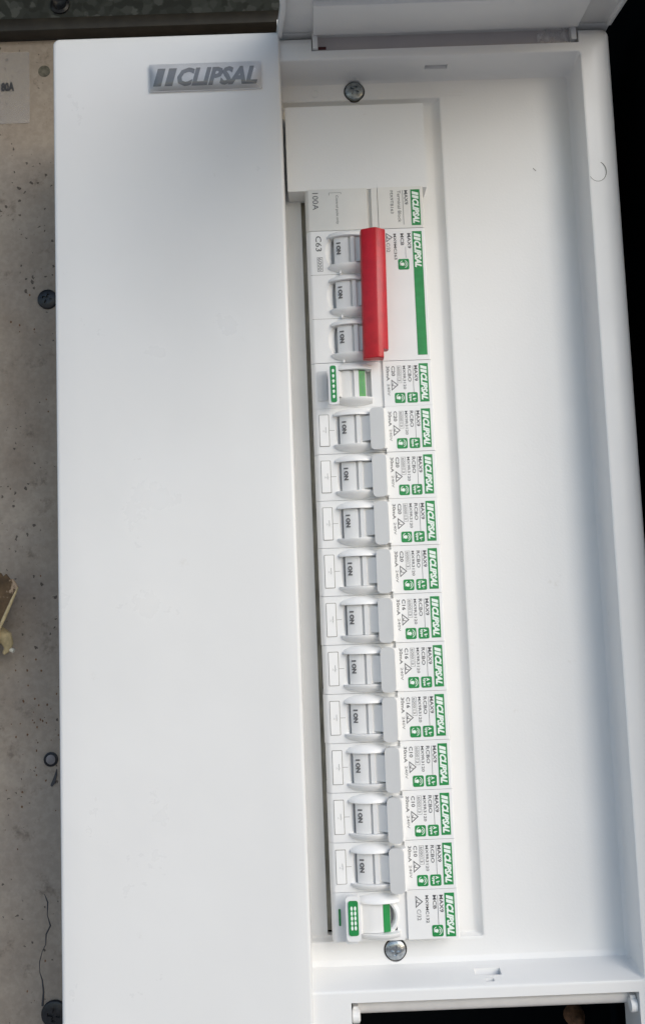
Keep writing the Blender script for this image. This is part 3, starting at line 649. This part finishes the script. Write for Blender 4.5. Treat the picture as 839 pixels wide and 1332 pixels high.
# ---- switched-off breaker with green tab (below the red handle)
t = thing('residual_current_breaker', (0, 0, ZR[4]), 'white breaker switched off, tall green tab up, directly below the red handle', 'circuit breaker')
make_body(t, W, 1, .8, x0=8.0, x1=21.8)
bm = bmesh.new(); rails(bm, -W/2, 7.4, 21.9, 5.45, 8.6, 4.0); finish(bm, 'toggle_guard', 'device', t, smooth=50)
bm = bmesh.new(); ring_profile(bm, [(9.3, 1.2), (9.6, -1.0), (11.6, -1.9), (13.6, -2.1), (14.0, -1.1), (14.8, -1.1), (15.1, -2.2), (16.8, -2.1), (17.0, -1.6), (19.5, -.9), (19.9, 1.0)], -W/2, 5.2)
tg_ = finish(bm, 'toggle', 'toggle', t, bevel=.14)
bm = bmesh.new(); prism_z(bm, [(16.9, -1.7), (16.9, -2.05), (19.4, -1.35), (19.4, -1.0)], -W/2-5.1, -W/2+5.1); fl = finish(bm, 'off_flag', 'brightgreen', tg_)
bm = bmesh.new(); text(bm, 'O-OFF', 17.4, -W/2+4.0, 8.0, 1.4, 0, bold=.02)
for v in bm.verts: v.co.y = -2.12+.28*(v.co.x-16.9)
finish(bm, 'flag_lettering', 'green', tg_)
bm = bmesh.new(); prism_z(bm, [(6.6, -5), (8.4, -5), (10.6, -.5), (7.0, .5)], -W/2-5.0, -W/2+5.0); finish(bm, 'stem', 'toggle', tg_, bevel=.3)
bm = bmesh.new(); plate(bm, 7.0, -6.2, -W/2-.8, 3.8, 15.8, 2.0, 1.1, -4); lv = finish(bm, 'lever', 'device', tg_, smooth=35)
bm = bmesh.new(); prism_y(bm, rrect(5.9, 8.1, -W/2-7.9, -W/2+6.3, .7, 4), -6.4, -6.1); gt = finish(bm, 'green_tab', 'green', tg_)
bm = bmesh.new()
for k in range(6):
    zc = -W/2+4.2-k*2.0; bm.faces.new([bm.verts.new((7.0+a, -6.45, zc+b)) for a, b in ((-.5, .45), (.1, .8), (.5, .3), (.25, -.5), (-.25, -.6), (-.4, -.1))])
finish(bm, 'grip_mark', 'mintink', tg_)
bm = bmesh.new(); box(bm, 1.0, 4.6, -.5, .1, -14.8, -3.2); finish(bm, 'label_window', 'lever', t, bevel=.12)
rcbo_print(t, 'C20')

# ---- bottom breaker
t = thing('circuit_breaker', (0, 0, ZR[15]), 'bottom white breaker switched off with wide green tab of pale dots', 'circuit breaker')
W2 = 17.4
make_body(t, W2, 1, .8, x0=8.6, x1=22.6)
bm = bmesh.new(); rails(bm, -W2/2, 7.8, 23.4, 5.3, 8.4, 4.0); finish(bm, 'toggle_guard', 'device', t, smooth=50)
bm = bmesh.new(); ring_profile(bm, [(9.3, 1.2), (9.8, -1.6), (12.2, -2.4), (14.4, -2.5), (17.4, -2.1), (17.6, -1.7), (19.9, -1.1), (20.4, 1)], -W2/2, 5.1); tg_ = finish(bm, 'toggle', 'toggle', t, bevel=.14)
bm = bmesh.new(); prism_z(bm, [(17.5, -1.8), (17.5, -2.15), (20.0, -1.5), (20.0, -1.1)], -W2/2-5.1, -W2/2+5.1); finish(bm, 'off_flag', 'green', tg_)
bm = bmesh.new()
n = 18
for i in range(n):                                     # curved rim round the right end of the opening
    t0, t1 = R(-75+150*i/n), R(-75+150*(i+1)/n)
    rr = [[(16.4+rx*math.cos(a), y, -W2/2+rz*math.sin(a)) for rx, rz, y in ((5.0, 5.2, 1.5), (5.6, 5.6, -1.2), (6.3, 6.3, -1.4), (7.4, 7.4, .2))] for a in (t0, t1)]
    va = [[bm.verts.new(p) for p in r_] for r_ in rr]
    for k in range(3): bm.faces.new((va[0][k], va[1][k], va[1][k+1], va[0][k+1]))
bmesh.ops.remove_doubles(bm, verts=bm.verts, dist=.001)
finish(bm, 'guard_rim', 'device', t, smooth=60)
bm = bmesh.new(); prism_z(bm, [(4.6, -5), (8.0, -5), (10.6, -.5), (5.4, .5)], -W2/2-5.2, -W2/2+5.2); finish(bm, 'stem', 'toggle', tg_, bevel=.3)
bm = bmesh.new(); plate(bm, 6.5, -6.3, -W2/2+1.4, 5.2, 15.6, 2.4, 1.3, -3); plate(bm, 5.6, -4.2, -W2/2-.6, 4.6, 15.0, 2.0, 1.0, -14); finish(bm, 'lever', 'device', tg_, smooth=35)
bm = bmesh.new(); prism_y(bm, rrect(4.8, 8.3, -W2/2-4.4, -W2/2+7.7, .8, 4), -6.62, -6.1); gt = finish(bm, 'green_tab', 'green', tg_)
bm = bmesh.new()
for k in range(5):
    for s in (-.62, .62):
        zc = -W2/2+5.1-k*1.7; bm.faces.new([bm.verts.new((6.6+s+.42*math.cos(a), -6.67, zc+.78*math.sin(a))) for a in [i*math.pi/5 for i in range(10)]])
finish(bm, 'grip_mark', 'mintink', tg_)
bm = bmesh.new(); prism_y(bm, rrect(1.3, 2.1, -11.6, -5.6, .35, 3), -.25, .2); finish(bm, 'green_slot', 'green', t)
bm = bmesh.new(); z = -2.0
text(bm, 'MAX9', 38.3, z, 6.2, 1.4, -.06, bold=.02); text(bm, 'MCB', 35.9, z, 5.0, 1.3, -.06, bold=.02); text(bm, 'MX9MC132', 33.2, z, 9.8, 1.15, -.06, bold=.02)
bm.faces.new([bm.verts.new(p) for p in ((37.6, -.06, z), (37.75, -.06, z), (37.75, -.06, z-10.5), (37.6, -.06, z-10.5))])
tri(bm, 29.6, z, 2.7, 4.4); text(bm, 'C/32', 30.0, z-4.9, 3.9, 1.4, -.06)
finish(bm, 'printed_text', 'ink', t)
logo(t, 40.2, -1.4, 3.6, 15.4); icon(t, 35.2, -12.6, 'plug')
